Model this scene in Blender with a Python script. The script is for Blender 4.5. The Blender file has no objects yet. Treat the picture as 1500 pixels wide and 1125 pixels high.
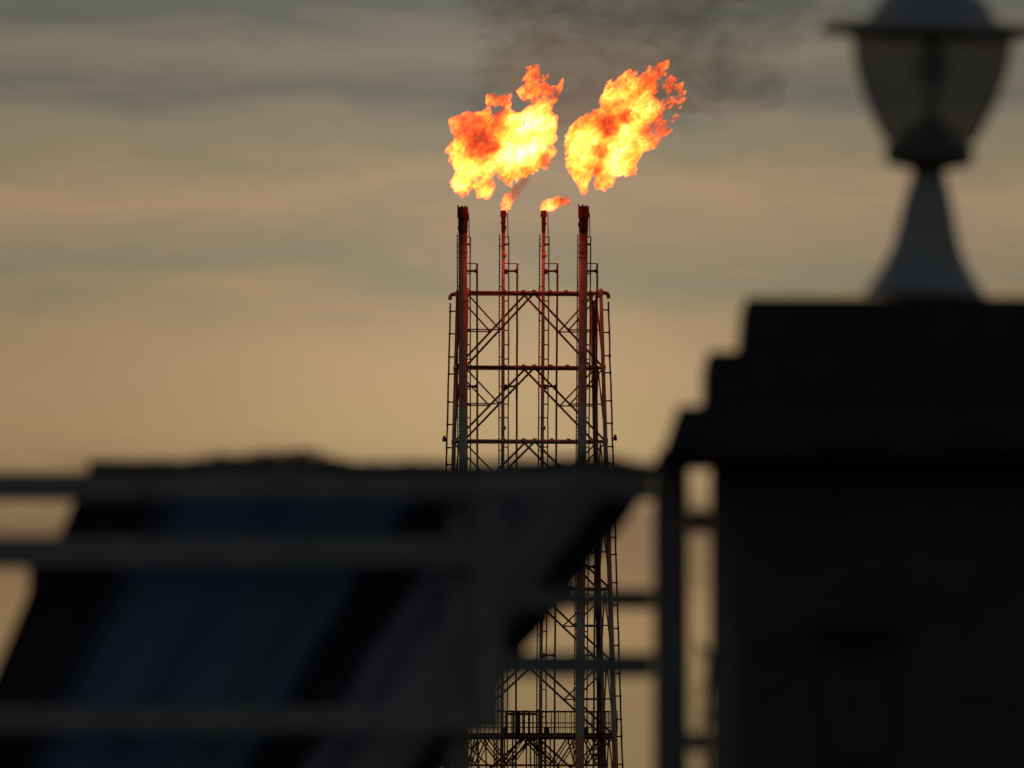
import bpy, bmesh, math, random
from mathutils import Vector, Matrix, noise

random.seed(11)
noise.seed_set(12)
S = bpy.context.scene
C = S.collection
R = math.radians

# ------------------------------------------------------------------ camera
CAMZ = 1.6
PITCH = math.atan(0.030)
FW = 0.06                                   # frame width / distance
cam_d = bpy.data.cameras.new('camera')
cam = bpy.data.objects.new('camera', cam_d)
C.objects.link(cam)
cam.location = (0, 0, CAMZ)
cam.rotation_euler = (math.pi/2 + PITCH, 0, 0)
cam_d.sensor_width = 36
cam_d.lens = 36/FW
cam_d.clip_start = 0.5
cam_d.clip_end = 20000
cam_d.dof.use_dof = True
cam_d.dof.focus_distance = 700
cam_d.dof.aperture_fstop = 15
cam_d.dof.aperture_blades = 0
S.camera = cam


def P(px, py, Y):
    """point at world depth Y that sits at photo pixel (px, py)"""
    x = (px - 750)/1500*FW
    u = (562.5 - py)/1500*FW
    c, s = math.cos(PITCH), math.sin(PITCH)
    d = Vector((x, c - u*s, s + u*c))
    d *= Y/d.y
    return Vector((d.x, Y, CAMZ + d.z))


# ------------------------------------------------------------------ helpers
def tag(o, label=None, cat=None, group=None, kind=None):
    if label: o['label'] = label
    if cat: o['category'] = cat
    if group: o['group'] = group
    if kind: o['kind'] = kind
    return o


def empty(name, loc):
    o = bpy.data.objects.new(name, None)
    C.objects.link(o)
    o.location = loc
    o.empty_display_size = 0.2
    return o


class MB:
    """collects shapes in world coordinates and links them as one mesh"""
    def __init__(self):
        self.bm = bmesh.new()

    def tube(self, a, b, r0, r1=None, n=8):
        a, b = Vector(a), Vector(b)
        r1 = r0 if r1 is None else r1
        d = (b - a)
        if d.length < 1e-6: return self
        q = d.to_track_quat('Z', 'Y')
        ra, rb = [], []
        for i in range(n):
            t = 2*math.pi*i/n
            o = Vector((math.cos(t), math.sin(t), 0))
            ra.append(self.bm.verts.new(a + q @ (o*r0)))
            rb.append(self.bm.verts.new(b + q @ (o*r1)))
        for i in range(n):
            j = (i+1) % n
            self.bm.faces.new((ra[i], ra[j], rb[j], rb[i]))
        self.bm.faces.new(list(reversed(ra)))
        self.bm.faces.new(rb)
        return self

    def path(self, pts, r, n=8):
        for a, b in zip(pts, pts[1:]):
            self.tube(a, b, r, n=n)
        return self

    def lathe(self, prof, base, axis=Vector((0, 0, 1)), n=24):
        """prof: list of (z, r) along axis from base"""
        q = Vector(axis).to_track_quat('Z', 'Y')
        rings = []
        for z, r in prof:
            ring = []
            for i in range(n):
                t = 2*math.pi*i/n
                ring.append(self.bm.verts.new(Vector(base) + q @ Vector((r*math.cos(t), r*math.sin(t), z))))
            rings.append(ring)
        for A, B in zip(rings, rings[1:]):
            for i in range(n):
                j = (i+1) % n
                self.bm.faces.new((A[i], A[j], B[j], B[i]))
        self.bm.faces.new(list(reversed(rings[0])))
        self.bm.faces.new(rings[-1])
        return self

    def box(self, lo, hi):
        lo, hi = Vector(lo), Vector(hi)
        v = [self.bm.verts.new((x, y, z)) for x in (lo.x, hi.x) for y in (lo.y, hi.y) for z in (lo.z, hi.z)]
        for f in ((0,1,3,2), (4,6,7,5), (0,4,5,1), (2,3,7,6), (0,2,6,4), (1,5,7,3)):
            self.bm.faces.new([v[i] for i in f])
        return self

    def ball(self, c, r, sub=2):
        bmesh.ops.create_icosphere(self.bm, subdivisions=sub, radius=r, matrix=Matrix.Translation(Vector(c)))
        return self

    def build(self, name, mat, parent=None, bevel=0, smooth=False):
        if bevel:
            bmesh.ops.bevel(self.bm, geom=self.bm.edges[:], offset=bevel, segments=2, affect='EDGES', profile=0.6)
        bmesh.ops.recalc_face_normals(self.bm, faces=self.bm.faces[:])
        me = bpy.data.meshes.new(name)
        if parent is not None:
            off = Vector((0, 0, 0))
            p = parent
            while p is not None:
                off += p.location
                p = p.parent
            bmesh.ops.translate(self.bm, verts=self.bm.verts[:], vec=-off)
        if smooth:
            for f in self.bm.faces: f.smooth = True
        self.bm.to_mesh(me); self.bm.free()
        me.materials.append(mat)
        o = bpy.data.objects.new(name, me)
        C.objects.link(o)
        if parent is not None: o.parent = parent
        return o


# ------------------------------------------------------------------ materials
class NT:
    def __init__(self, name):
        self.m = bpy.data.materials.new(name)
        self.m.use_nodes = True
        self.t = self.m.node_tree
        self.t.nodes.clear()
        self.out = self.t.nodes.new('ShaderNodeOutputMaterial')

    def n(self, typ, **kw):
        x = self.t.nodes.new(typ)
        for k, v in kw.items():
            if k.startswith('i_'):
                x.inputs[k[2:].replace('_', ' ')].default_value = v
            else:
                setattr(x, k, v)
        return x

    def l(self, a, b):
        self.t.links.new(a, b)

    def math(self, op, a, b=None, clamp=False):
        return nmath(self.t, op, a, b, clamp)

    def maprange(self, v, a, b, c=0.0, d=1.0, smooth=True):
        return nmap(self.t, v, a, b, c, d, smooth)

    def mix(self, f, a, b):
        return nmix(self.t, f, a, b)


def nmath(t, op, a, b=None, clamp=False):
    x = t.nodes.new('ShaderNodeMath'); x.operation = op; x.use_clamp = clamp
    for i, v in enumerate((a, b)):
        if v is None: continue
        if isinstance(v, (int, float)): x.inputs[i].default_value = v
        else: t.links.new(v, x.inputs[i])
    return x.outputs[0]


def nmap(t, v, a, b, c=0.0, d=1.0, smooth=True):
    x = t.nodes.new('ShaderNodeMapRange')
    x.interpolation_type = 'SMOOTHSTEP' if smooth else 'LINEAR'
    t.links.new(v, x.inputs[0])
    for i, k in zip((1, 2, 3, 4), (a, b, c, d)): x.inputs[i].default_value = k
    return x.outputs[0]


def nmix(t, f, a, b):
    x = t.nodes.new('ShaderNodeMix'); x.data_type = 'RGBA'
    for i, v in ((0, f), (6, a), (7, b)):
        if isinstance(v, (int, float)): x.inputs[i].default_value = v
        elif isinstance(v, (tuple, list)): x.inputs[i].default_value = (*v, 1) if len(v) == 3 else v
        else: t.links.new(v, x.inputs[i])
    return x.outputs[2]


def nramp(t, v, els, interp='LINEAR'):
    x = t.nodes.new('ShaderNodeValToRGB')
    cr = x.color_ramp; cr.interpolation = interp
    while len(cr.elements) < len(els): cr.elements.new(0.5)
    for e, (p, c) in zip(cr.elements, els):
        e.position = p; e.color = (*c, 1)
    t.links.new(v, x.inputs[0])
    return x.outputs[0]


def plain(name, col, rough=0.6, metal=0.0, scale=8.0, var=0.35, bump=0.15, spec=0.3):
    g = NT(name)
    tc = g.n('ShaderNodeTexCoord')
    nz = g.n('ShaderNodeTexNoise', i_Scale=scale, i_Detail=5.0, i_Roughness=0.6)
    g.l(tc.outputs['Object'], nz.inputs['Vector'])
    f = g.maprange(nz.outputs[0], 0.3, 0.7)
    c = g.mix(f, tuple(k*(1-var) for k in col), tuple(min(1, k*(1+var)) for k in col))
    b = g.n('ShaderNodeBsdfPrincipled')
    b.inputs['Roughness'].default_value = rough
    b.inputs['Metallic'].default_value = metal
    b.inputs['Specular IOR Level'].default_value = spec
    g.l(c, b.inputs['Base Color'])
    if bump:
        bp = g.n('ShaderNodeBump', i_Strength=bump, i_Distance=0.02)
        g.l(nz.outputs[0], bp.inputs['Height'])
        g.l(bp.outputs[0], b.inputs['Normal'])
    g.l(b.outputs[0], g.out.inputs['Surface'])
    return g.m


def ZT(py):
    return P(750, py, 1250).z


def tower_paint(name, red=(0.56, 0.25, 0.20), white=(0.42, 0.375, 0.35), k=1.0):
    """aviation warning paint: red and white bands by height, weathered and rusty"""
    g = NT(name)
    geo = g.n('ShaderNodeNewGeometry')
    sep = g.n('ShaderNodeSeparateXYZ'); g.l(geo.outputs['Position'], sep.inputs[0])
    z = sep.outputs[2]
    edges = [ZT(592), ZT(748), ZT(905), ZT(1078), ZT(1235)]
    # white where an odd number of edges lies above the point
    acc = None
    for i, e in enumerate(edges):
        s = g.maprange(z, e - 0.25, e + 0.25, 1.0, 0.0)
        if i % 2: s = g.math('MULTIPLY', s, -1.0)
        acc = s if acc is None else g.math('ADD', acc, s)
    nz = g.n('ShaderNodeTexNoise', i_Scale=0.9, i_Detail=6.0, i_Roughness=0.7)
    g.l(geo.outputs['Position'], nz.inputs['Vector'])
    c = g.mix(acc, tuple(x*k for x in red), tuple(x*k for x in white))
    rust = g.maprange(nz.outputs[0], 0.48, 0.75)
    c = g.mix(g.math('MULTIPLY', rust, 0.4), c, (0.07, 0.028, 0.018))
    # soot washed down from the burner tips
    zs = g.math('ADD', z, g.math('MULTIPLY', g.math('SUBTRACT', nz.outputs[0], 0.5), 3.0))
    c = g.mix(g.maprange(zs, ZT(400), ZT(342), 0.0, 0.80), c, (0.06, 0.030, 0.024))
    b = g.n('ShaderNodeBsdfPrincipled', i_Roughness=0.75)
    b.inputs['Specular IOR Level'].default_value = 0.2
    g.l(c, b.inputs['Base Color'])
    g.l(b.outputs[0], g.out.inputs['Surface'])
    return g.m


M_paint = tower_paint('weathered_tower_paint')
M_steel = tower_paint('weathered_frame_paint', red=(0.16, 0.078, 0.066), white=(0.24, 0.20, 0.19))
M_soot = plain('sooty_burner_steel', (0.05, 0.024, 0.018), 0.95, 0, 4, 0.5, 0.6, 0.05)
M_galv = plain('dark_galvanised_steel', (0.075, 0.035, 0.03), 0.8, 0, 3, 0.4, 0, 0.1)

# ------------------------------------------------------------------ world + sun
SUN_AZ, SUN_EL = R(2), R(2.5)
w = bpy.data.worlds.new('World'); S.world = w
w.use_nodes = True
t = w.node_tree; t.nodes.clear()
wo = t.nodes.new('ShaderNodeOutputWorld')
bg = t.nodes.new('ShaderNodeBackground')
sky = t.nodes.new('ShaderNodeTexSky')
sky.sky_type = 'NISHITA'; sky.sun_disc = False
sky.sun_elevation = SUN_EL; sky.sun_rotation = SUN_AZ
sky.air_density = 1.5; sky.dust_density = 4.0; sky.ozone_density = 1.0
BGS = 0.12
bg.inputs[1].default_value = BGS
tc = t.nodes.new('ShaderNodeTexCoord')
nrm = t.nodes.new('ShaderNodeVectorMath'); nrm.operation = 'NORMALIZE'
t.links.new(tc.outputs['Generated'], nrm.inputs[0])
sep = t.nodes.new('ShaderNodeSeparateXYZ'); t.links.new(nrm.outputs[0], sep.inputs[0])
dx, dy, dz = sep.outputs


def lin(r, g, b):
    f = lambda v: (v/255/12.92) if v/255 <= 0.04045 else ((v/255+0.055)/1.055)**2.4
    return (f(r), f(g), f(b))


def wnoise(sx, sz, detail, seed, rough=0.55, dist=0.0):
    mp = t.nodes.new('ShaderNodeMapping')
    mp.inputs['Scale'].default_value = (sx, sx, sz)
    mp.inputs['Location'].default_value = (seed, seed*0.7, seed*1.3)
    t.links.new(nrm.outputs[0], mp.inputs['Vector'])
    nz = t.nodes.new('ShaderNodeTexNoise')
    nz.inputs['Scale'].default_value = 1.0
    nz.inputs['Detail'].default_value = detail
    nz.inputs['Roughness'].default_value = rough
    nz.inputs['Distortion'].default_value = dist
    t.links.new(mp.outputs[0], nz.inputs['Vector'])
    return nz.outputs[0]


n_big = wnoise(45, 130, 3, 3.1)
n_mid = wnoise(80, 300, 4, 8.4, 0.5, 0.4)
warp = nmath(t, 'MULTIPLY', nmath(t, 'SUBTRACT', n_big, 0.5), 0.0050)
warp2 = nmath(t, 'MULTIPLY', nmath(t, 'SUBTRACT', n_mid, 0.5), 0.0050)
v = nmath(t, 'ADD', dz, nmath(t, 'ADD', warp, warp2))


def vp(py): return 0.030 + (562.5 - py)/1500*FW


V0, V1 = vp(1200), vp(-250)
tt = nmap(t, v, V0, V1, 0, 1, False)
stops = [(1200, (124, 103, 72)), (1040, (132, 110, 77)), (945, (147, 120, 84)), (880, (146, 119, 83)), (828, (131, 105, 76)), (770, (125, 99, 73)),
         (700, (158, 132, 96)), (640, (168, 142, 103)),
         (540, (170, 143, 107)), (450, (162, 138, 105)), (398, (138, 128, 104)), (340, (150, 132, 107)),
         (290, (166, 140, 111)), (225, (142, 128, 103)), (185, (136, 126, 104)), (130, (110, 106, 93)),
         (70, (130, 121, 102)), (12, (102, 102, 94)), (-120, (112, 108, 98)), (-250, (98, 99, 97))]
els = [((vp(py) - V0)/(V1 - V0), lin(*c)) for py, c in stops]
base = nramp(t, tt, els)
# thin streaks of lit and shaded cloud
n_st = wnoise(60, 230, 5, 21.7, 0.55, 0.6)
n_st2 = wnoise(30, 160, 4, 40.3, 0.5, 0.3)
upper = nmap(t, dz, vp(520), vp(380), 0, 1)
lit = nmath(t, 'MULTIPLY', nmap(t, n_st, 0.52, 0.72), nmath(t, 'MULTIPLY', upper, 0.45))
shade = nmath(t, 'MULTIPLY', nmap(t, n_st2, 0.50, 0.68), nmath(t, 'MULTIPLY', upper, 0.42))
hi = nmap(t, dz, vp(230), vp(90), 0, 1)
pinkc = nmix(t, hi, lin(174, 140, 112), lin(134, 123, 105))
greyc = nmix(t, hi, lin(132, 124, 105), lin(100, 100, 94))
glow = nmix(t, lit, base, pinkc)
glow = nmix(t, shade, glow, greyc)
vm = t.nodes.new('ShaderNodeVectorMath'); vm.operation = 'SCALE'
t.links.new(glow, vm.inputs[0]); 
# the veiled sun brightens the sky round its azimuth, most of all low down
gx = nmath(t, 'DIVIDE', nmath(t, 'ADD', nmath(t, 'DIVIDE', dx, nmath(t, 'MAXIMUM', dy, 0.05)), 0.0012), 0.018)
gx = nmath(t, 'EXPONENT', nmath(t, 'MULTIPLY', nmath(t, 'MULTIPLY', gx, gx), -1.0))
gx = nmath(t, 'MULTIPLY', nmath(t, 'SUBTRACT', gx, 0.42), 0.45)
gw = nmap(t, dz, vp(560), vp(330), 1.0, 0.40)
gx = nmath(t, 'ADD', nmath(t, 'MULTIPLY', gx, gw), 1.0)
t.links.new(nmath(t, 'DIVIDE', gx, BGS), vm.inputs['Scale'])
# the western glow fades round the horizon and up into the clear dusk sky
f_az = nmap(t, dy, -0.15, 0.85, 0, 1)
f_el = nmap(t, dz, 0.09, 0.40, 1, 0)
f = nmath(t, 'MULTIPLY', f_az, f_el)
dusk = t.nodes.new('ShaderNodeVectorMath'); dusk.operation = 'MULTIPLY'
t.links.new(sky.outputs[0], dusk.inputs[0]); dusk.inputs[1].default_value = (0.85, 0.88, 1.05)
col = nmix(t, f, dusk.outputs[0], vm.outputs[0])
t.links.new(col, bg.inputs[0])
t.links.new(bg.outputs[0], wo.inputs['Surface'])

sd = bpy.data.lights.new('sun', 'SUN')
sd.energy = 0.5; sd.angle = R(12); sd.color = (1.0, 0.72, 0.45)
so = bpy.data.objects.new('sun', sd); C.objects.link(so)
sv = Vector((math.sin(SUN_AZ)*math.cos(SUN_EL), math.cos(SUN_AZ)*math.cos(SUN_EL), math.sin(SUN_EL)))
so.rotation_euler = sv.to_track_quat('Z', 'Y').to_euler()
so.location = (100, 400, 80)

# ------------------------------------------------------------------ ground
gm = NT('dusky_ground')
tcg = gm.n('ShaderNodeTexCoord')
ng = gm.n('ShaderNodeTexNoise', i_Scale=0.6, i_Detail=8.0)
gm.l(tcg.outputs['Object'], ng.inputs['Vector'])
bg_ = gm.n('ShaderNodeBsdfPrincipled', i_Roughness=0.9)
gm.l(gm.mix(ng.outputs[0], (0.030, 0.028, 0.024), (0.06, 0.055, 0.045)), bg_.inputs['Base Color'])
gm.l(bg_.outputs[0], gm.out.inputs['Surface'])
bm_ = MB()
vs = [bm_.bm.verts.new(p) for p in ((-8000, -1996, 0), (8000, -1996, 0), (8000, 14000, 0), (-8000, 14004, 0))]
bm_.bm.faces.new(vs)
tag(bm_.build('ground', gm.m), 'dark flat ground reaching the horizon', 'ground', kind='structure')

# ------------------------------------------------------------------ flare tower
Y0 = 1250.0
TH = R(-9.0)
DEPTH = 2.25                                # half depth of the frame, front to back
tower = empty('flare_tower', (P(775, 700, Y0).x, Y0, 0))
tag(tower, 'tall red and white lattice flare tower with four stacks burning off gas', 'flare tower')


def corner(py, ix, iy, grow=0.0):
    a = (102 + (py - 539)*0.026)/20 + grow
    cx = P(775.5 + (py - 539)*0.003, 700, Y0).x
    lx, ly = ix*a, iy*DEPTH*(a/5.0)
    return Vector((cx + lx*math.cos(TH) + ly*math.sin(TH), Y0 - lx*math.sin(TH) + ly*math.cos(TH), ZT(py)))


def lerp(a, b, k): return a + (b - a)*k


PY_GROUND = 562.5 + 25000*(0.030 + CAMZ/1250)
levels = [430, 539, 647, 755, 863, 970, 1078, 1186, 1290]
for ix, iy in ((-1, -1), (1, -1), (-1, 1), (1, 1)):
    m = MB()
    top = corner(424, ix, iy); bot = corner(PY_GROUND, ix, iy); bot.z = 0
    m.tube(top, bot, 0.13, 0.24, 10)
    for py in levels:
        c = corner(py, ix, iy)
        m.tube(c - Vector((0, 0, .18)), c + Vector((0, 0, .18)), 0.19, n=10)   # gusset collar
    m.tube(Vector((bot.x, bot.y, 0)), Vector((bot.x, bot.y, .25)), 0.5, n=12)
    m.build('leg', M_paint, tower)

faces = [((-1, -1), (1, -1), 1.0), ((-1, 1), (1, 1), 0.85), ((-1, -1), (-1, 1), 0.7), ((1, -1), (1, 1), 0.7)]
for li, py in enumerate(levels):
    for fi, (A, B, k) in enumerate(faces):
        a, b = corner(py, *A), corner(py, *B)
        m = MB()
        r = 0.115*k if fi else 0.10
        m.tube(a, b, r)
        if fi == 0:                                        # doubled pipe along the right two thirds
            m.tube(lerp(a, b, .34) + Vector((0, -.05, -.06)), lerp(a, b, 1) + Vector((0, -.05, -.06)), 0.11)
            for q in (.28, .42, .5, .62, .74):
                c = lerp(a, b, q)
                m.tube(c + Vector((-.14, 0, 0)), c + Vector((.14, 0, 0)), 0.19)
        if li == 0 and fi in (0, 1):                       # drooping pipe ends
            for e, s, on in ((a, -1, fi == 1), (b, 1, fi == 0)):
                if on:
                    p = [e, e + Vector((s*.35, 0, 0)), e + Vector((s*.52, 0, -.10)), e + Vector((s*.58, 0, -.42))]
                    m.path(p, 0.14)
                    for q in p[1:3]: m.ball(q, .14, 1)
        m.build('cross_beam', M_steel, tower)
# K bracing
for li in range(len(levels)-1):
    p0, p1 = levels[li], levels[li+1]
    pm = (p0 + p1)/2
    for fi, (A, B, k) in enumerate(faces):
        a0, b0, a1, b1 = corner(p0, *A), corner(p0, *B), corner(p1, *A), corner(p1, *B)
        apex = (a0 + b0)/2
        am, bmid = corner(pm, *A), corner(pm, *B)
        rr = 0.082 if fi < 2 else 0.055
        for lo, tc_, mid in ((a1, a0, am), (b1, b0, bmid)):
            half = lerp(apex, lo, 0.5)
            m = MB()
            m.tube(apex - Vector((0, 0, .05)), lo, rr)
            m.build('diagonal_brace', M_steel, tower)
            if li < 7:
                m = MB()
                m.tube(tc_ - Vector((0, 0, .1)), half, rr*0.72)
                m.tube(half, Vector((mid.x, mid.y, half.z)), rr*0.62)
                m.ball(half, rr*1.6, 1)
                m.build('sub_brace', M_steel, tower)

# side access rails with stub rungs, outside the left and right legs
for ix, iy, sgn in ((-1, 1, -1), (1, -1, 1)):
    m = MB()
    pts = []
    for py in [443 + 20*i for i in range(0, 46)]:
        if py > PY_GROUND: break
        c = corner(py, ix, iy) + Vector((sgn*.52, 0, 0))
        pts.append(c + Vector((random.uniform(-.02, .02), 0, 0)))
    m.path(pts, 0.065, 6)
    y = 455
    k = 0
    while y < 1330:
        c = corner(y, ix, iy)
        m.tube(c, c + Vector((sgn*.52, 0, 0)), 0.06, n=6)
        m.tube(c + Vector((sgn*.42, 0, 0)), c + Vector((sgn*.60, 0, 0)), 0.09, n=6)
        y += (33, 34, 25, 41)[k % 4]; k += 1
    m.build('side_ladder', M_galv, tower)
    # small warning lamp housing on the rail
    for py in (643,):
        c = corner(py, ix, iy) + Vector((sgn*.72, 0, 0))
        m = MB(); m.box(c - Vector((.14, .14, .16)), c + Vector((.14, .14, .12)))
        m.tube(c + Vector((0, 0, .12)), c + Vector((0, 0, .28)), .09)
        m.tube(c - Vector((sgn*.22, 0, 0)), c, .04)
        m.build('warning_lamp', M_galv, tower)

# stacks
stacks = [(678, 679.5, 303, True, -4.4), (737.5, 735, 308, False, -1.2), (796.5, 791.5, 308, False, -1.2), (855, 849, 302, True, -4.4)]
for xt, xb, pt, big, dy_ in stacks:
    Y = Y0 + dy_

    def sx(py, xt=xt, xb=xb): return xt + (xb - xt)*(py - 303)/(1100 - 303)

    def ctr(py, off=0.0, dY=0.0, Y=Y): return P(sx(py) + off, py, Y + dY)
    r = 0.325 if big else 0.125
    end = ctr(PY_GROUND); end.z = 0
    m = MB()
    m.tube(ctr(340), ctr(700), r*0.97, r, 20)
    m.tube(ctr(700), end, r, r*1.02, 20)
    for py in (369, 377, 440, 551, 624, 632, 760, 768, 905, 1000):
        if big: m.tube(ctr(py - .8), ctr(py + .8), r*1.10, n=20)
    if not big:
        for py in (374, 627, 905):
            m.ball(ctr(py, 1), 0.2, 2)
    shaft = m.build('stack', M_paint, tower)
    m = MB()
    if big:
        m.tube(ctr(341), ctr(318), r*1.04, r*1.08, 20)
        m.tube(ctr(319), ctr(pt), r*1.28, r*1.25, 14)
        for i in range(10):
            a = random.uniform(0, 6.28); q = random.uniform(305, 338)
            o = Vector((math.cos(a), math.sin(a), 0))*r*1.1
            m.box(ctr(q) + o - Vector((.06, .06, .12)), ctr(q) + o + Vector((.06, .06, .12)))
        for i in range(3):
            a = 1.1 + 1.7*i
            o = Vector((math.cos(a), math.sin(a), 0))*r*1.2
            m.tube(ctr(pt) + o, ctr(pt - random.uniform(1, 3)) + o, .06, n=5)
    else:
        m.tube(ctr(341), ctr(318), r*1.15, r*1.3, 12)
        m.tube(ctr(318), ctr(pt), r*1.9, r*1.6, 12)
        for i in range(5):
            a = random.uniform(0, 6.28); q = random.uniform(312, 338)
            o = Vector((math.cos(a), math.sin(a), 0))*r*1.4
            m.box(ctr(q) + o - Vector((.04, .04, .1)), ctr(q) + o + Vector((.04, .04, .1)))
    m.build('burner_tip', M_soot, shaft)
    # riser pipes
    o1 = 10.5 if big else 8
    o2 = 20.5
    m = MB()
    m.path([ctr(347 + 18*i, o1 + random.uniform(-.25, .25)) for i in range(0, 54)], 0.055, 6)
    m.tube(ctr(312, o1 - 2), ctr(347, o1 - 1.2), 0.035, n=5)
    for py in (347, 358): m.tube(ctr(py), ctr(py, o1), 0.05 if py == 347 else .09, n=6)
    m.build('riser_pipe', M_galv, shaft)
    m = MB()
    m.path([ctr(386 + 22*i, o2 + random.uniform(-.2, .2)) for i in range(0, 42)], 0.085, 6)
    m.tube(ctr(386), ctr(386, o2), 0.04, n=6)
    m.build('support_post', M_steel, shaft)
    m = MB()
    for py in (397, 566, 700, 830, 960):
        m.tube(ctr(py), ctr(py, o2), 0.09, n=6)
        m.tube(ctr(py + 3.5), ctr(py + 3.5, o1 + 1), 0.055, n=6)
        m.ball(ctr(py, o2 - 2), .16, 1); m.ball(ctr(py, 4), .18, 1)
    for py in (441, 484, 505, 526, 592, 612, 655, 730, 770, 870, 925, 1010, 1050, 1140, 1200):
        m.tube(ctr(py), ctr(py, o1), 0.05, n=6)
    m.build('bracket', M_galv, shaft)
    # access ladder with dotted rungs on the left
    m = MB()
    lo = -(5.6 if not big else 8.2)
    for d in (0, .3):
        m.path([ctr(343 + 20*i, lo + random.uniform(-.2, .2), d) for i in range(0, 48)], 0.04, 5)
    py = 346
    while py < 1300:
        m.tube(ctr(py, lo - .4, -.05), ctr(py, lo + .8, .3), 0.045, n=5)
        py += 5.2
    for py in (360, 420, 470, 523, 566, 612, 660, 800, 930, 1040):
        m.tube(ctr(py, lo), ctr(py), 0.04, n=5)
    m.build('access_ladder', M_galv, shaft)

# the thick downcomer between the right stack and right legs
m = MB()
for off, rr in ((869, .10), (872.5, .07)):
    m.path([P(off + (py - 440)*0.012, py, Y0 - 2.5) for py in range(440, 1320, 20)], rr, 8)
m.build('downcomer_pipe', M_galv, tower)

# platform
pz = ZT(1078)
m = MB()
A = [corner(1078, -1, -1, .2), corner(1078, 1, -1, .2), corner(1078, 1, 1, .2), corner(1078, -1, 1, .2)]
q0 = [m.bm.verts.new((p.x, p.y, pz + .20)) for p in A]
q1 = [m.bm.verts.new((p.x, p.y, pz - .24)) for p in A]
m.bm.faces.new(q0); m.bm.faces.new(list(reversed(q1)))
for i in range(4):
    j = (i+1) % 4
    m.bm.faces.new((q0[i], q1[i], q1[j], q0[j]))
deck = m.build('platform', M_galv, tower)
m = MB()
for i in range(4):
    a, b = A[i].copy(), A[(i+1) % 4].copy()
    if i == 0: b = lerp(a, b, .955)
    a.z = b.z = pz
    n = 36 if i in (0, 2) else 8
    for k, h in ((1, 1.78), (1, .95), (1, .62)):
        m.tube(a + Vector((0, 0, h)), b + Vector((0, 0, h)), .04 if h > 1.5 else .022, n=5)
    for s in range(n+1):
        p = lerp(a, b, s/n)
        m.tube(p + Vector((0, 0, .2)), p + Vector((0, 0, 1.78)), .04 if s % 3 == 0 else .02, n=5)
m.build('railing', M_galv, deck)
for x0, x1 in ((741, 752), (766, 775), (786, 791), (757, 760)):
    m = MB()
    a, b = P(x0, 1074, Y0 - 3.3), P(x1, 1042, Y0 - 3.1)
    m.tube((a.x, a.y, pz), (a.x, a.y, b.z), .06); m.tube((b.x, a.y, pz), (b.x, a.y, b.z), .09)
    m.tube((a.x, a.y, b.z), (b.x, a.y, b.z), .07)
    m.build('pipe_frame', M_galv, deck)
m = MB()
c = P(740, 1046, Y0 - 3.3); d = P(787, 1046, Y0 - 3.3)
m.tube(c, d, .09)
m.build('header_pipe', M_galv, deck)
for x0 in (739, 801, 858):
    m = MB()
    c = P(x0, 1070, Y0 - 2.0)
    m.box((c.x - .22, c.y - .2, pz + .2), (c.x + .18, c.y + .2, pz + .62))
    m.build('valve_box', M_galv, deck)
for yy in (Y0 - 2.4, Y0 + 2.2):
    m = MB()
    dxp = 6 if yy < Y0 else -6
    nodes = [((707, 1080), (690, 1118)), ((707, 1080), (738, 1121)), ((770, 1080), (740, 1121)), ((770, 1080), (808, 1121)),
             ((837, 1080), (811, 1121)), ((837, 1080), (848, 1121)), ((690, 1080), (680, 1121)), ((860, 1080), (880, 1121)), ((880, 1080), (862, 1121))]
    for (x0, y0), (x1, y1) in nodes:
        m.tube(P(x0 + dxp, y0, yy), P(x1 + dxp, y1, yy), .07, n=6)
        m.tube(P(x0 + dxp + 5, y0, yy), P(x1 + dxp + 5, y1, yy), .05, n=6)
    m.tube(P(672 + dxp, 1121, yy), P(884 + dxp, 1121, yy), .09, n=6)
    for x in (718, 733, 745, 777, 783, 792, 800):
        m.tube(P(x + dxp, 1080, yy + .3), P(x + dxp, 1330, yy + .3), .06, n=6)
    m.build('platform_bracing', M_steel, deck)

# ------------------------------------------------------------------ flames and smoke
ZX0, ZY0, ZS = 620.0, 60.0, 1500/420


WIND = Vector((0.62, 0.0, 0.78)).normalized()


def blob_hull(name, blobs, Y, voxel, d1, s1, d2, s2, jit, origin, depth=1.0, tear=0.0):
    """one watertight billowing hull grown from a chain of overlapping puffs"""
    bm = bmesh.new()
    for (x, y, r) in blobs:
        rad = r/20.0
        c = P(x, y, Y + random.uniform(-jit, jit)) - origin
        bmesh.ops.create_icosphere(bm, subdivisions=3, radius=rad,
                                   matrix=Matrix.Translation(c) @ Matrix.Diagonal((1, depth, 1, 1)))
    me = bpy.data.meshes.new(name + '_puffs'); bm.to_mesh(me); bm.free()
    o = bpy.data.objects.new(name, me); C.objects.link(o)
    md = o.modifiers.new('r', 'REMESH'); md.mode = 'VOXEL'; md.voxel_size = voxel
    dg = bpy.context.evaluated_depsgraph_get()
    me2 = bpy.data.meshes.new_from_object(o.evaluated_get(dg))
    o.modifiers.clear(); o.data = me2
    me2.name = name
    bpy.data.meshes.remove(me)
    al = [vv.co.dot(WIND) for vv in me2.vertices]
    a0, a1 = min(al), max(al)
    for vv in me2.vertices:
        p = vv.co.copy()
        lee = 0.25 + 0.75*(p.dot(WIND) - a0)/(a1 - a0)               # the downwind end is torn most
        q = p + Vector((17.3, 4.1, 9.7)) + origin*0.37
        along = q.dot(WIND)
        qs = (q - WIND*along)*(s1*2.6) + WIND*along*(s1*0.6)          # long along the wind, fine across it
        vv.co = p + noise.turbulence_vector(q*s1, 3, False)*d1 + noise.turbulence_vector(q*s2, 2, False)*d2 \
            + WIND*(noise.turbulence(qs, 3, False) - 0.05)*tear*lee
    for pl in me2.polygons: pl.use_smooth = True
    o.location = origin
    return o


def zz(lst): return [(ZX0 + x/ZS, ZY0 + y/ZS, r/ZS) for x, y, r in lst]


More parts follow.
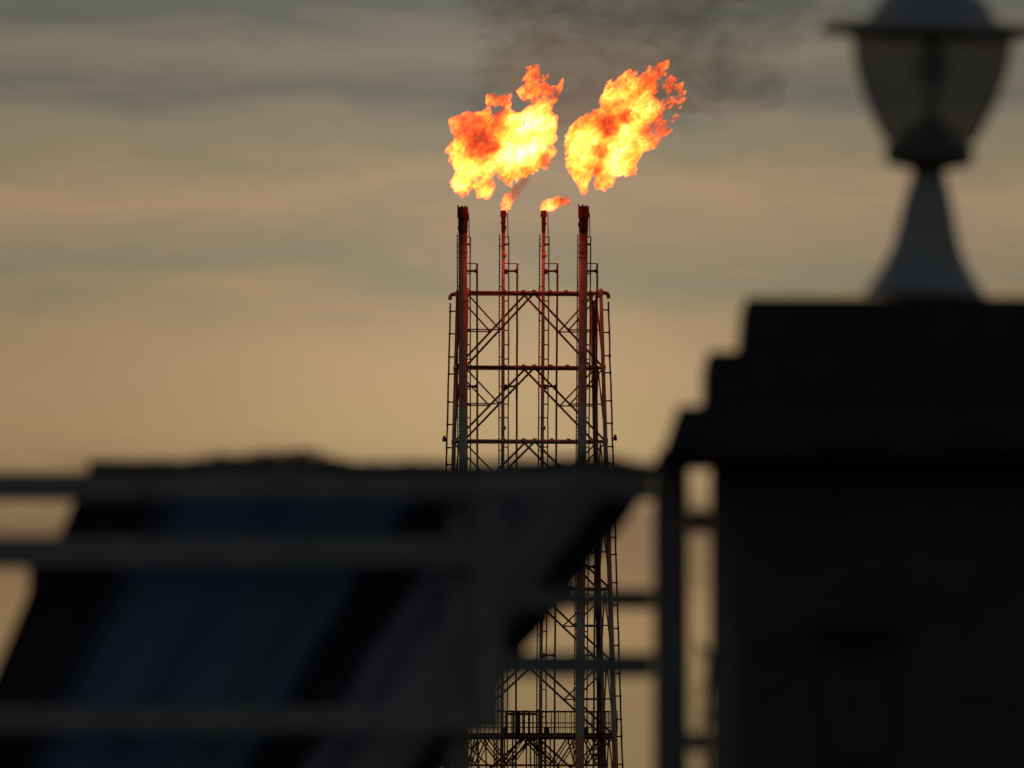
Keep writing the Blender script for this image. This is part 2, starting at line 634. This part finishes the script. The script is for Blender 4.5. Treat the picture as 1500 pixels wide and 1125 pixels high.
def fire_mat(name, origin, Y, biases, bias0=0.0, sigma=1.8, strength=17.0, edge=(0.40, 0.58), n_scale=0.62, step=0.12):
    g = NT(name)
    tc = g.n('ShaderNodeTexCoord')
    vec = tc.outputs['Object']
    st = g.n('ShaderNodeMapping', vector_type='TEXTURE')
    st.inputs['Rotation'].default_value = (0, math.atan2(WIND.x, WIND.z), 0)
    st.inputs['Scale'].default_value = (0.9, 0.9, 1.25)
    g.l(vec, st.inputs['Vector'])
    n1 = g.n('ShaderNodeTexNoise', i_Scale=n_scale, i_Detail=4.0, i_Roughness=0.62, i_Distortion=0.9)
    n2 = g.n('ShaderNodeTexNoise', i_Scale=n_scale*4.2, i_Detail=4.0, i_Roughness=0.65, i_Distortion=0.5)
    for n in (n1, n2): g.l(st.outputs[0], n.inputs['Vector'])
    T = g.math('ADD', g.math('MULTIPLY', g.math('SUBTRACT', n1.outputs[0], 0.5), 1.7),
               g.math('MULTIPLY', g.math('SUBTRACT', n2.outputs[0], 0.5), 1.7))
    T = g.math('ADD', T, 0.55 + bias0)
    for x, y, r, dlt in biases:                    # hotter and cooler bodies of burning gas
        c = P(ZX0 + x/ZS, ZY0 + y/ZS, Y) - origin
        dn = g.n('ShaderNodeVectorMath', operation='DISTANCE')
        sq = g.n('ShaderNodeVectorMath', operation='MULTIPLY')
        g.l(vec, sq.inputs[0]); sq.inputs[1].default_value = (1, 0.45, 1)
        g.l(sq.outputs[0], dn.inputs[0]); dn.inputs[1].default_value = (c.x, c.y*0.45, c.z)
        rm = r/ZS/20
        T = g.math('ADD', T, g.maprange(dn.outputs['Value'], rm*0.35, rm*1.25, dlt, 0.0))
    colr = nramp(g.t, T, [(0.0, (0.034, 0.0027, 0.0008)), (0.20, (0.070, 0.0066, 0.0012)), (0.36, (0.14, 0.0135, 0.0018)), (0.47, (0.28, 0.027, 0.0028)),
                          (0.58, (0.52, 0.047, 0.0046)), (0.74, (0.80, 0.073, 0.0076)), (0.90, (1.0, 0.108, 0.018)), (1.0, (1.0, 0.17, 0.060))])
    n3 = g.n('ShaderNodeTexNoise', i_Scale=n_scale*2.0, i_Detail=5.0, i_Roughness=0.65, i_Distortion=1.0)
    g.l(st.outputs[0], n3.inputs['Vector'])
    dens = g.maprange(g.math('ADD', n3.outputs[0], g.math('MULTIPLY', T, 0.09)), edge[0] - 0.035, edge[1] - 0.035, 0.0, sigma)
    ab = g.n('ShaderNodeVolumeAbsorption'); ab.inputs['Color'].default_value = (0, 0, 0, 1)
    em = g.n('ShaderNodeEmission')
    g.l(dens, ab.inputs['Density'])
    g.l(colr, em.inputs['Color'])
    g.l(g.math('MULTIPLY', dens, strength), em.inputs['Strength'])
    ad = g.n('ShaderNodeAddShader')
    g.l(ab.outputs[0], ad.inputs[0]); g.l(em.outputs[0], ad.inputs[1])
    g.l(ad.outputs[0], g.out.inputs['Volume'])
    g.m.cycles.volume_step_rate = step
    return g.m


F1 = [(200,430,52),(255,480,85),(190,560,60),(180,640,48),(200,735,56),(190,775,38),(320,560,95),(250,640,80),
      (322,765,52),(310,790,34),(335,680,38),(330,420,55),(378,310,40),(390,295,28),(420,340,30),(430,450,80),(480,480,105),(560,480,125),
      (450,600,95),(540,590,100),(430,690,50),(500,665,60),(600,430,85),(590,540,70),(620,340,45),(565,255,48),(575,180,40),
      (585,148,26),(650,260,38),(645,195,20),(690,250,26),(718,228,15),(735,205,8),(665,310,26),(640,480,52),(660,580,36),
      (440,730,34),(640,630,26)]
F2 = [(830,480,75),(800,560,58),(800,640,58),(830,700,58),(832,745,34),(900,440,75),(880,560,100),(960,520,110),(930,640,85),
      (950,715,46),(930,755,24),(1010,620,90),(1060,540,100),(1050,430,90),(1000,320,80),(980,265,55),(1060,230,65),(1120,280,85),
      (1140,420,75),(1180,350,60),(1080,680,34),(1180,245,52),(1200,200,48),(1238,150,36),(1262,138,20),(1290,230,34),(1328,262,28),
      (1346,318,20),(1300,310,20),(1240,450,42),(1220,395,34),(1232,505,36),(1170,520,48),(1332,390,13),(1262,325,24),(1190,160,22),(1348,345,12)]
F3 = [(424,882,18),(432,862,26),(445,838,31),(460,818,30),(475,800,28),(490,780,27),(505,762,26),(520,745,24),(535,728,22),(548,714,18)]
F4 = [(630,882,16),(640,868,26),(665,855,30),(695,848,30),(722,838,26),(745,835,18),(760,838,11)]

origins = {}
def flame(name, blobs, Y, label, mat_args, hull_args):
    bl = zz(blobs)
    bx = sum(b[0] for b in bl)/len(bl); by = max(b[1] + b[2] for b in bl)
    org = P(bx, by, Y)
    o = blob_hull(name, bl, Y, *hull_args[:-1], origin=org, tear=hull_args[-1])
    o.data.materials.append(fire_mat(name + '_gas', org, Y, **mat_args))
    tag(o, label, 'flame', 'gas flames above the flare stacks')
    return o


flame('flame', F1, Y0 - 5.5, 'broad two-lobed orange and yellow flame over the far left flare stack',
      dict(biases=[(300, 545, 95, -0.55), (210, 450, 110, -0.14), (570, 500, 150, 0.22), (450, 620, 90, 0.30), (540, 600, 70, 0.2),
                   (585, 180, 90, -0.30), (390, 310, 80, -0.40), (690, 250, 70, -0.22), (180, 700, 110, 0.16), (320, 770, 80, 0.15),
                   (350, 420, 90, -0.22), (220, 420, 80, -0.12), (385, 560, 40, -0.35), (645, 620, 50, -0.35)]),
      (0.09, 0.42, 0.7, 0.13, 2.6, 1.2, 0.8))
flame('flame', F2, Y0 - 5.5, 'slanting yellow flame with orange right edge over the far right flare stack',
      dict(biases=[(965, 450, 75, -0.55), (930, 580, 65, -0.55), (905, 660, 50, -0.35), (840, 560, 120, 0.16), (1000, 620, 110, 0.24), (1050, 470, 80, 0.18),
                   (1230, 190, 120, -0.30), (1310, 300, 110, -0.34), (1235, 460, 110, -0.40), (1110, 250, 100, -0.08), (1060, 400, 45, -0.6)]),
      (0.09, 0.42, 0.7, 0.13, 2.6, 1.2, 0.8))
flame('flame', F3, Y0 - 1.2, 'small red flame leaning right on the left one of the two slim inner stacks',
      dict(biases=[(432, 868, 55, 0.28), (530, 735, 110, -0.55)], bias0=-0.16, n_scale=1.3, sigma=1.8, strength=10.0, edge=(0.36, 0.66), step=0.1),
      (0.05, 0.16, 1.8, 0.07, 5.0, 0.2, 0.35))
flame('flame', F4, Y0 - 1.2, 'small yellow flame blown sideways from the right one of the two slim inner stacks',
      dict(biases=[(650, 865, 70, 0.22), (750, 838, 60, -0.25)], n_scale=1.3, strength=10.0, sigma=2.6, edge=(0.32, 0.52), step=0.1),
      (0.05, 0.16, 1.8, 0.07, 5.0, 0.2, 0.35))

SM = [(712, 150, 20), (726, 122, 26), (700, 95, 22), (745, 95, 50), (704, 62, 30), (760, 40, 66), (800, 90, 70), (860, 60, 80), (850, 120, 55), (940, 50, 80), (1010, 70, 80), (1030, 120, 48),
      (1080, 60, 75), (1100, 110, 50), (1130, 40, 60), (1125, 95, 38), (1095, 140, 22), (790, -16, 90), (900, -16, 100), (1010, -16, 100), (1120, -26, 90),
      (960, 130, 40), (820, 150, 34), (1040, 150, 24), (690, -6, 42), (660, 0, 18), (740, -66, 100), (900, -106, 110), (1060, -116, 110), (1200, -76, 90), (1180, 10, 40)]
org = P(920, 150, Y0 - 5)
smoke = blob_hull('smoke', SM, Y0 - 4, 0.5, 1.8, 0.15, 0.45, 0.5, 2.5, origin=org, depth=1.0)
g = NT('sooty_smoke')
tc = g.n('ShaderNodeTexCoord')
mp = g.n('ShaderNodeMapping'); mp.inputs['Scale'].default_value = (0.8, 0.8, 1.5); mp.inputs['Rotation'].default_value = (0, R(12), 0)
g.l(tc.outputs['Object'], mp.inputs['Vector'])
n1 = g.n('ShaderNodeTexNoise', i_Scale=0.26, i_Detail=7.0, i_Roughness=0.7, i_Distortion=1.8)
g.l(mp.outputs[0], n1.inputs['Vector'])
d = g.maprange(n1.outputs[0], 0.34, 0.66, 0.0, 0.105)
sx_ = g.n('ShaderNodeSeparateXYZ'); g.l(tc.outputs['Object'], sx_.inputs[0])
thin = g.math('ADD', sx_.outputs[0], g.math('MULTIPLY', g.math('SUBTRACT', n1.outputs[0], 0.5), 9.0))
d = g.math('MULTIPLY', d, g.maprange(thin, -14.5, -9.5, 0.0, 1.0))        # thins out upwind
pv = g.n('ShaderNodeVolumePrincipled')
pv.inputs['Color'].default_value = (0.13, 0.18, 0.09, 1)
pv.inputs['Anisotropy'].default_value = 0.3
g.l(d, pv.inputs['Density'])
g.l(pv.outputs[0], g.out.inputs['Volume'])
g.m.cycles.volume_step_rate = 0.15
smoke.data.materials.append(g.m)
tag(smoke, 'thin olive grey smoke drifting above the two large flames', 'smoke', kind='stuff')

# ------------------------------------------------------------------ gate pillar
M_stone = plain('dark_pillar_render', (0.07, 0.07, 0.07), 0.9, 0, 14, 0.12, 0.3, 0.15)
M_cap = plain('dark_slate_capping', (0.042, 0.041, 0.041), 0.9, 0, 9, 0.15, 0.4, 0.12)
M_rail = plain('grey_painted_rail', (0.215, 0.222, 0.24), 0.55, 0, 12, 0.15, 0.05, 0.3)
M_post = plain('grey_blue_post_paint', (0.17, 0.175, 0.195), 0.6, 0, 12, 0.15, 0.05, 0.3)
YP = 30.0
PC = 30.36
pcx = P(1355, 700, YP).x
pillar = empty('gate_pillar', (pcx, PC, 0))
tag(pillar, 'massive dark masonry gate pillar with a stepped three-tier capping', 'pillar')


def sq(m, hw, z0, z1, hw_top=None):
    ht = hw if hw_top is None else hw_top
    lo = [m.bm.verts.new((pcx + x*hw, PC + y*hw, z0)) for x, y in ((-1,-1),(1,-1),(1,1),(-1,1))]
    hi_ = [m.bm.verts.new((pcx + x*ht, PC + y*ht, z1)) for x, y in ((-1,-1),(1,-1),(1,1),(-1,1))]
    m.bm.faces.new(list(reversed(lo))); m.bm.faces.new(hi_)
    for i in range(4):
        j = (i+1) % 4
        m.bm.faces.new((lo[i], lo[j], hi_[j], hi_[i]))


def z30(py): return P(750, py, YP).z


pxm = 1500/(FW*YP)
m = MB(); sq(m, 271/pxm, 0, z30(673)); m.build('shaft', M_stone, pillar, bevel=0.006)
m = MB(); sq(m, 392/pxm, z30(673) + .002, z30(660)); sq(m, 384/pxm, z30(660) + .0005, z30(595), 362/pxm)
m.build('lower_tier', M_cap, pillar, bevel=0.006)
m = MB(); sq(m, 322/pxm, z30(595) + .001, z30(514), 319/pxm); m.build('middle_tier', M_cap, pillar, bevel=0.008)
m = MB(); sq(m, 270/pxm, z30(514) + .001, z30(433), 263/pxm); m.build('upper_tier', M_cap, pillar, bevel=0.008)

yf = PC - 271/pxm
mbx = empty('mailbox', (P(1252, 900, yf).x, yf, z30(1110)))
tag(mbx, 'small dark letter box with a hooded top on the face of the pillar', 'mailbox')
a, b = P(1205, 1110, yf), P(1302, 925, yf)
m = MB(); m.box((a.x, yf - .018, a.z), (b.x, yf - .001, b.z)); m.build('box_body', M_stone, mbx, bevel=.004)
a, b = P(1196, 928, yf), P(1311, 905, yf)
m = MB(); m.box((a.x, yf - .07, a.z), (b.x, yf - .001, b.z)); m.build('hood', M_cap, mbx, bevel=.004)
a, b = P(1222, 958, yf), P(1285, 950, yf)
m = MB(); m.box((a.x, yf - .052, a.z), (b.x, yf - .046, b.z)); m.build('slot_flap', M_cap, mbx)

# ------------------------------------------------------------------ pillar lantern
M_lamp = plain('blue_grey_cast_metal', (0.31, 0.315, 0.345), 0.5, 0.0, 20, 0.1, 0.05, 0.4)
M_lampd = plain('dark_lantern_metal', (0.10, 0.10, 0.105), 0.5, 0.0, 20, 0.1, 0.05, 0.4)
gl = NT('smoked_lantern_glass')
tr = gl.n('ShaderNodeBsdfTransparent'); tr.inputs[0].default_value = (0.52, 0.51, 0.51, 1)
gs = gl.n('ShaderNodeBsdfPrincipled', i_Roughness=0.25); gs.inputs['Base Color'].default_value = (0.55, 0.56, 0.60, 1)
nzg = gl.n('ShaderNodeTexNoise', i_Scale=14.0, i_Detail=4.0)
mxg = gl.n('ShaderNodeMixShader')
gl.l(gl.maprange(nzg.outputs[0], 0.3, 0.7, 0.42, 0.56), mxg.inputs[0])
gl.l(tr.outputs[0], mxg.inputs[1]); gl.l(gs.outputs[0], mxg.inputs[2])
gl.l(mxg.outputs[0], gl.out.inputs['Surface'])

base = P(1355, 433, PC)
s = FW*PC/1500                                        # metres per photo pixel here
lamp = empty('pillar_lantern', base)
tag(lamp, 'pale grey urn-shaped lantern with a wide brim standing on the pillar capping', 'lantern')
ax = Vector((math.sin(R(1.7)), 0, math.cos(R(1.7))))


def prof(pts): return [((433 - y)*s, r*s) for y, r in pts]


m = MB()
m.lathe(prof([(433, 92), (428, 88), (418, 80), (402, 70), (384, 60), (362, 50), (340, 44.5), (318, 40), (298, 36), (284, 33), (274, 30), (264, 26), (250, 23)]), base, ax, 32)
m.build('pedestal', M_lamp, lamp, smooth=True)
m = MB()
m.lathe(prof([(252, 23), (248, 28), (243, 56), (236, 64), (224, 66), (213, 64), (206, 56)]), base, ax, 32)
m.build('bowl_base', M_lampd, lamp, smooth=True)
m = MB()
bowl = [(207, 61), (195, 69), (175, 79), (150, 90), (120, 101), (95, 108), (70, 112), (48, 114)]
m.lathe(prof(bowl), base, ax, 36)
for vtx in []: pass
bmesh.ops.delete(m.bm, geom=[f for f in m.bm.faces if len(f.verts) > 4], context='FACES')
gls = m.build('glass_bowl', gl.m, lamp, smooth=True)
q = ax.to_track_quat('Z', 'Y')
for i in range(4):
    m = MB()
    a = 2*math.pi*i/4 + 0.03
    pts = [base + q @ Vector(((r + 1)*s*math.cos(a), (r + 1)*s*math.sin(a), (433 - y)*s)) for y, r in bowl]
    m.path(pts, 4*s, 6)
    m.build('rib', M_lampd, lamp)
m = MB()
m.lathe(prof([(53, 120), (50, 166), (44, 168), (36, 160), (31, 108), (27, 97)]), base, ax, 40)
m.build('brim', M_lamp, lamp, smooth=True)
m = MB()
m.lathe(prof([(30, 94), (20, 91), (6, 83), (-10, 68), (-25, 42), (-38, 22), (-46, 14), (-54, 18), (-64, 12), (-74, 3)]), base, ax, 36)
m.build('dome', M_lamp, lamp, smooth=True)
m = MB()
m.lathe(prof([(210, 40), (194, 40), (180, 30), (171, 12)]), base, ax, 20)
m.build('lamp_gear', M_lampd, lamp, smooth=True)
m = MB()
m.lathe(prof([(128, 8), (122, 18), (108, 24), (92, 24), (76, 18), (66, 13), (46, 13)]), base, ax, 20)
m.build('bulb_socket', M_lampd, lamp, smooth=True)

# ------------------------------------------------------------------ gate and fence
YG = 30.30


def bar(m, x0, y0, x1, y1, Y=YG, d=0.04, zmin=None):
    a, b = P(x0, y1, Y), P(x1, y0, Y)
    z0 = a.z if zmin is None else zmin
    m.box((a.x, Y - d/2, z0), (b.x, Y + d/2, b.z))
    return m


gate = empty('metal_railing', (P(360, 700, YG).x, YG, 0))
tag(gate, 'grey metal railing panel of wide horizontal bars in front of the blue sheet', 'railing')
bar(MB(), -420, 786, 690, 831).build('rail', M_rail, gate, bevel=.003)
bar(MB(), -420, 1034, 690, 1074).build('rail', M_rail, gate, bevel=.003)
bar(MB(), 691, 737, 739, 1075, d=.05).build('stile', M_rail, gate, bevel=.003)
bar(MB(), -465, 737, -421, 1075, d=.05).build('stile', M_rail, gate, bevel=.003)
fence = empty('railing_fence', (P(960, 700, YG).x, YG, 0))
tag(fence, 'grey tubular railing with a long top rail ending beside the pillar', 'fence')
bar(MB(), -520, 692, 956, 733, d=.045).build('top_rail', M_rail, fence, bevel=.004)
bar(MB(), 741, 862, 956, 893).build('rail', M_post, fence, bevel=.003)
bar(MB(), 741, 956, 956, 993).build('rail', M_post, fence, bevel=.003)
bar(MB(), 741, 1230, 956, 1260).build('rail', M_post, fence, bevel=.003)
bar(MB(), 957, 680, 1009, 1125, d=.06, zmin=0).build('post', M_post, fence, bevel=.004)
bar(MB(), 1040, 676, 1086, 1125, d=.06, zmin=0).build('post', M_rail, fence, bevel=.004)
bar(MB(), -560, 700, -521, 1125, d=.06, zmin=0).build('post', M_post, fence, bevel=.004)
bar(MB(), 654, 737, 689, 1125, Y=YG + .047, d=.05, zmin=0).build('post', M_rail, gate, bevel=.004)
bar(MB(), -419, 737, -385, 1125, Y=YG + .047, d=.05, zmin=0).build('post', M_rail, gate, bevel=.004)
for y0, y1 in ((747, 781), (1072, 1102), (1300, 1326)):
    bar(MB(), 1010, y0, 1039, y1, d=.035).build('spacer', M_post, fence, bevel=.003)

# ------------------------------------------------------------------ draped sheet
Ls = [(678, 132), (729, 109), (790, 84), (812, 54), (825, 42), (868, 41), (985, -8), (1120, -66), (1300, -138)]
Rs = [(678, 966), (735, 938), (770, 914), (833, 863), (909, 810), (956, 765), (1003, 741), (1060, 705), (1125, 656), (1300, 524)]


def ip(tab, y):
    if y <= tab[0][0]: return tab[0][1]
    for (y0, x0), (y1, x1) in zip(tab, tab[1:]):
        if y <= y1: return x0 + (x1 - x0)*(y - y0)/(y1 - y0)
    return tab[-1][1]


YS = YG + .11
bm = bmesh.new()
uvl = bm.loops.layers.uv.new('UVMap')
NX, NY = 90, 60
grid = []
for j in range(NY+1):
    y = 678 + (1300 - 678)*j/NY
    row = []
    for i in range(NX+1):
        u = i/NX
        x = ip(Ls, y) + (ip(Rs, y) - ip(Ls, y))*u
        dY = .010*math.sin(u*34 + j*.04) + .016*math.sin(u*13 + 1.3) + .012*noise.noise(Vector((u*7, j*.08, 2)))
        row.append((bm.verts.new(P(x, y, YS + dY)), u, 1 - j/NY))
    grid.append(row)
for j in range(NY):
    for i in range(NX):
        q4 = (grid[j][i], grid[j][i+1], grid[j+1][i+1], grid[j+1][i])
        f_ = bm.faces.new([q[0] for q in q4]); f_.smooth = True
        for lp, q in zip(f_.loops, q4): lp[uvl].uv = (q[1], q[2])
ext = bmesh.ops.solidify(bm, geom=bm.faces[:], thickness=.003)
bmesh.ops.recalc_face_normals(bm, faces=bm.faces[:])
org = P(500, 1300, YS)
bmesh.ops.translate(bm, verts=bm.verts[:], vec=-org)
me = bpy.data.meshes.new('tarpaulin'); bm.to_mesh(me); bm.free()
g = NT('striped_blue_sheet')
uv = g.n('ShaderNodeUVMap'); sp = g.n('ShaderNodeSeparateXYZ'); g.l(uv.outputs[0], sp.inputs[0])
nz = g.n('ShaderNodeTexNoise', i_Scale=5.0, i_Detail=5.0)
u = g.math('ADD', sp.outputs[0], g.math('MULTIPLY', g.math('SUBTRACT', nz.outputs[0], .5), .02))
BLK, BLU, BLG, GRY, BRN = (.042, .052, .080), (.150, .215, .345), (.195, .230, .320), (.265, .295, .34), (.070, .064, .052)
cst = nramp(g.t, u, [(0, BLK), (.055, BRN), (.10, BRN), (.13, BLK), (.21, BLU), (.40, BLU), (.52, (.135, .215, .265)), (.575, BLU), (.60, BLK), (.69, BLK),
                     (.715, BLG), (.745, BLG), (.765, (.13, .16, .27)), (.79, BLG), (.84, GRY), (.915, GRY), (.94, BLK), (1, BLK)])
b = g.n('ShaderNodeBsdfPrincipled', i_Roughness=0.85); b.inputs['Specular IOR Level'].default_value = .1
g.l(cst, b.inputs['Base Color']); g.l(b.outputs[0], g.out.inputs['Surface'])
me.materials.append(g.m)
tarp = bpy.data.objects.new('tarpaulin', me); C.objects.link(tarp); tarp.location = org
tag(tarp, 'dark blue striped sheet with slanting sides hung behind the grey rails', 'sheet')
# crumpled edge bunched over the top rail
m = MB()
tops = [(128, 680, 5), (160, 679, 7), (220, 682, 8), (290, 680, 9), (318, 674, 10), (345, 678, 11), (372, 674, 13), (410, 672, 14), (455, 670, 15), (476, 677, 11),
        (520, 683, 8), (600, 682, 8), (680, 683, 7), (760, 681, 8), (830, 678, 10), (885, 674, 12), (915, 680, 9), (950, 683, 6)]
pp = []
for (x0, y0, r0), (x1, y1, r1) in zip(tops, tops[1:]):
    for k in range(6):
        e = k/6
        pp.append((x0 + (x1-x0)*e, y0 + (y1-y0)*e + random.uniform(-1.5, 1.5), r0 + (r1-r0)*e + random.uniform(-1.5, 1.5)))
for (x0, y0, r0), (x1, y1, r1) in zip(pp, pp[1:]):
    m.tube(P(x0, y0, YS), P(x1, y1, YS), max(3, r0)*s, max(3, r1)*s, 10)
M_hem = plain('dark_sheet_hem', (.020, .017, .022), .9, 0, 12, .4, .4, .1)
m.build('bunched_hem', M_hem, tarp)

# ------------------------------------------------------------------ creeper in the gap by the pillar
M_leaf = plain('creeper_leaf', (.05, .075, .03), .7, 0, 20, .4, 0, .2)
M_stem = plain('creeper_stem', (.05, .035, .02), .8, 0, 20, .3, 0, .2)
YC = YG + .12
plant = empty('climbing_plant', (P(1036, 1100, YC).x, YC, 0))
tag(plant, 'small leafy creeper growing up in the gap between the railing posts', 'plant')
m = MB(); pts = []
top = z30(955)
for k in range(30):
    z = top*k/29
    pts.append(Vector((P(1037, 1000, YC).x + .008*math.sin(k*1.1), YC + .01*math.cos(k*.8), z)))
m.path(pts, .005, 6); m.build('stem', M_stem, plant)
m = MB()
for k in range(230):
    z = random.uniform(top*.15, top + .02)
    wgt = .030 if z < top - .1 else .014
    c = Vector((P(1038, 1000, YC).x + random.gauss(0, wgt*.55), YC + random.gauss(0, .02), z))
    L = random.uniform(.018, .034); a = random.uniform(0, 6.28); e = random.uniform(-.6, .8)
    d = Vector((math.cos(a)*math.cos(e), math.sin(a)*math.cos(e), math.sin(e)))
    sd_ = d.cross(Vector((0, 0, 1))).normalized()*L*.38
    vs = [m.bm.verts.new(x) for x in (c, c + d*L*.5 + sd_, c + d*L, c + d*L*.5 - sd_)]
    m.bm.faces.new(vs)
m.build('leaves', M_leaf, plant)

# ------------------------------------------------------------------ render settings
S.render.engine = 'CYCLES'
S.cycles.use_denoising = True
S.cycles.max_bounces = 8
S.cycles.transparent_max_bounces = 16
S.cycles.volume_bounces = 1
S.cycles.volume_max_steps = 512
S.cycles.sample_clamp_indirect = 8
vs_ = S.view_settings
vs_.view_transform = 'Standard'
vs_.look = 'None'
vs_.exposure = 0
vs_.gamma = 1
vs_.use_curve_mapping = False
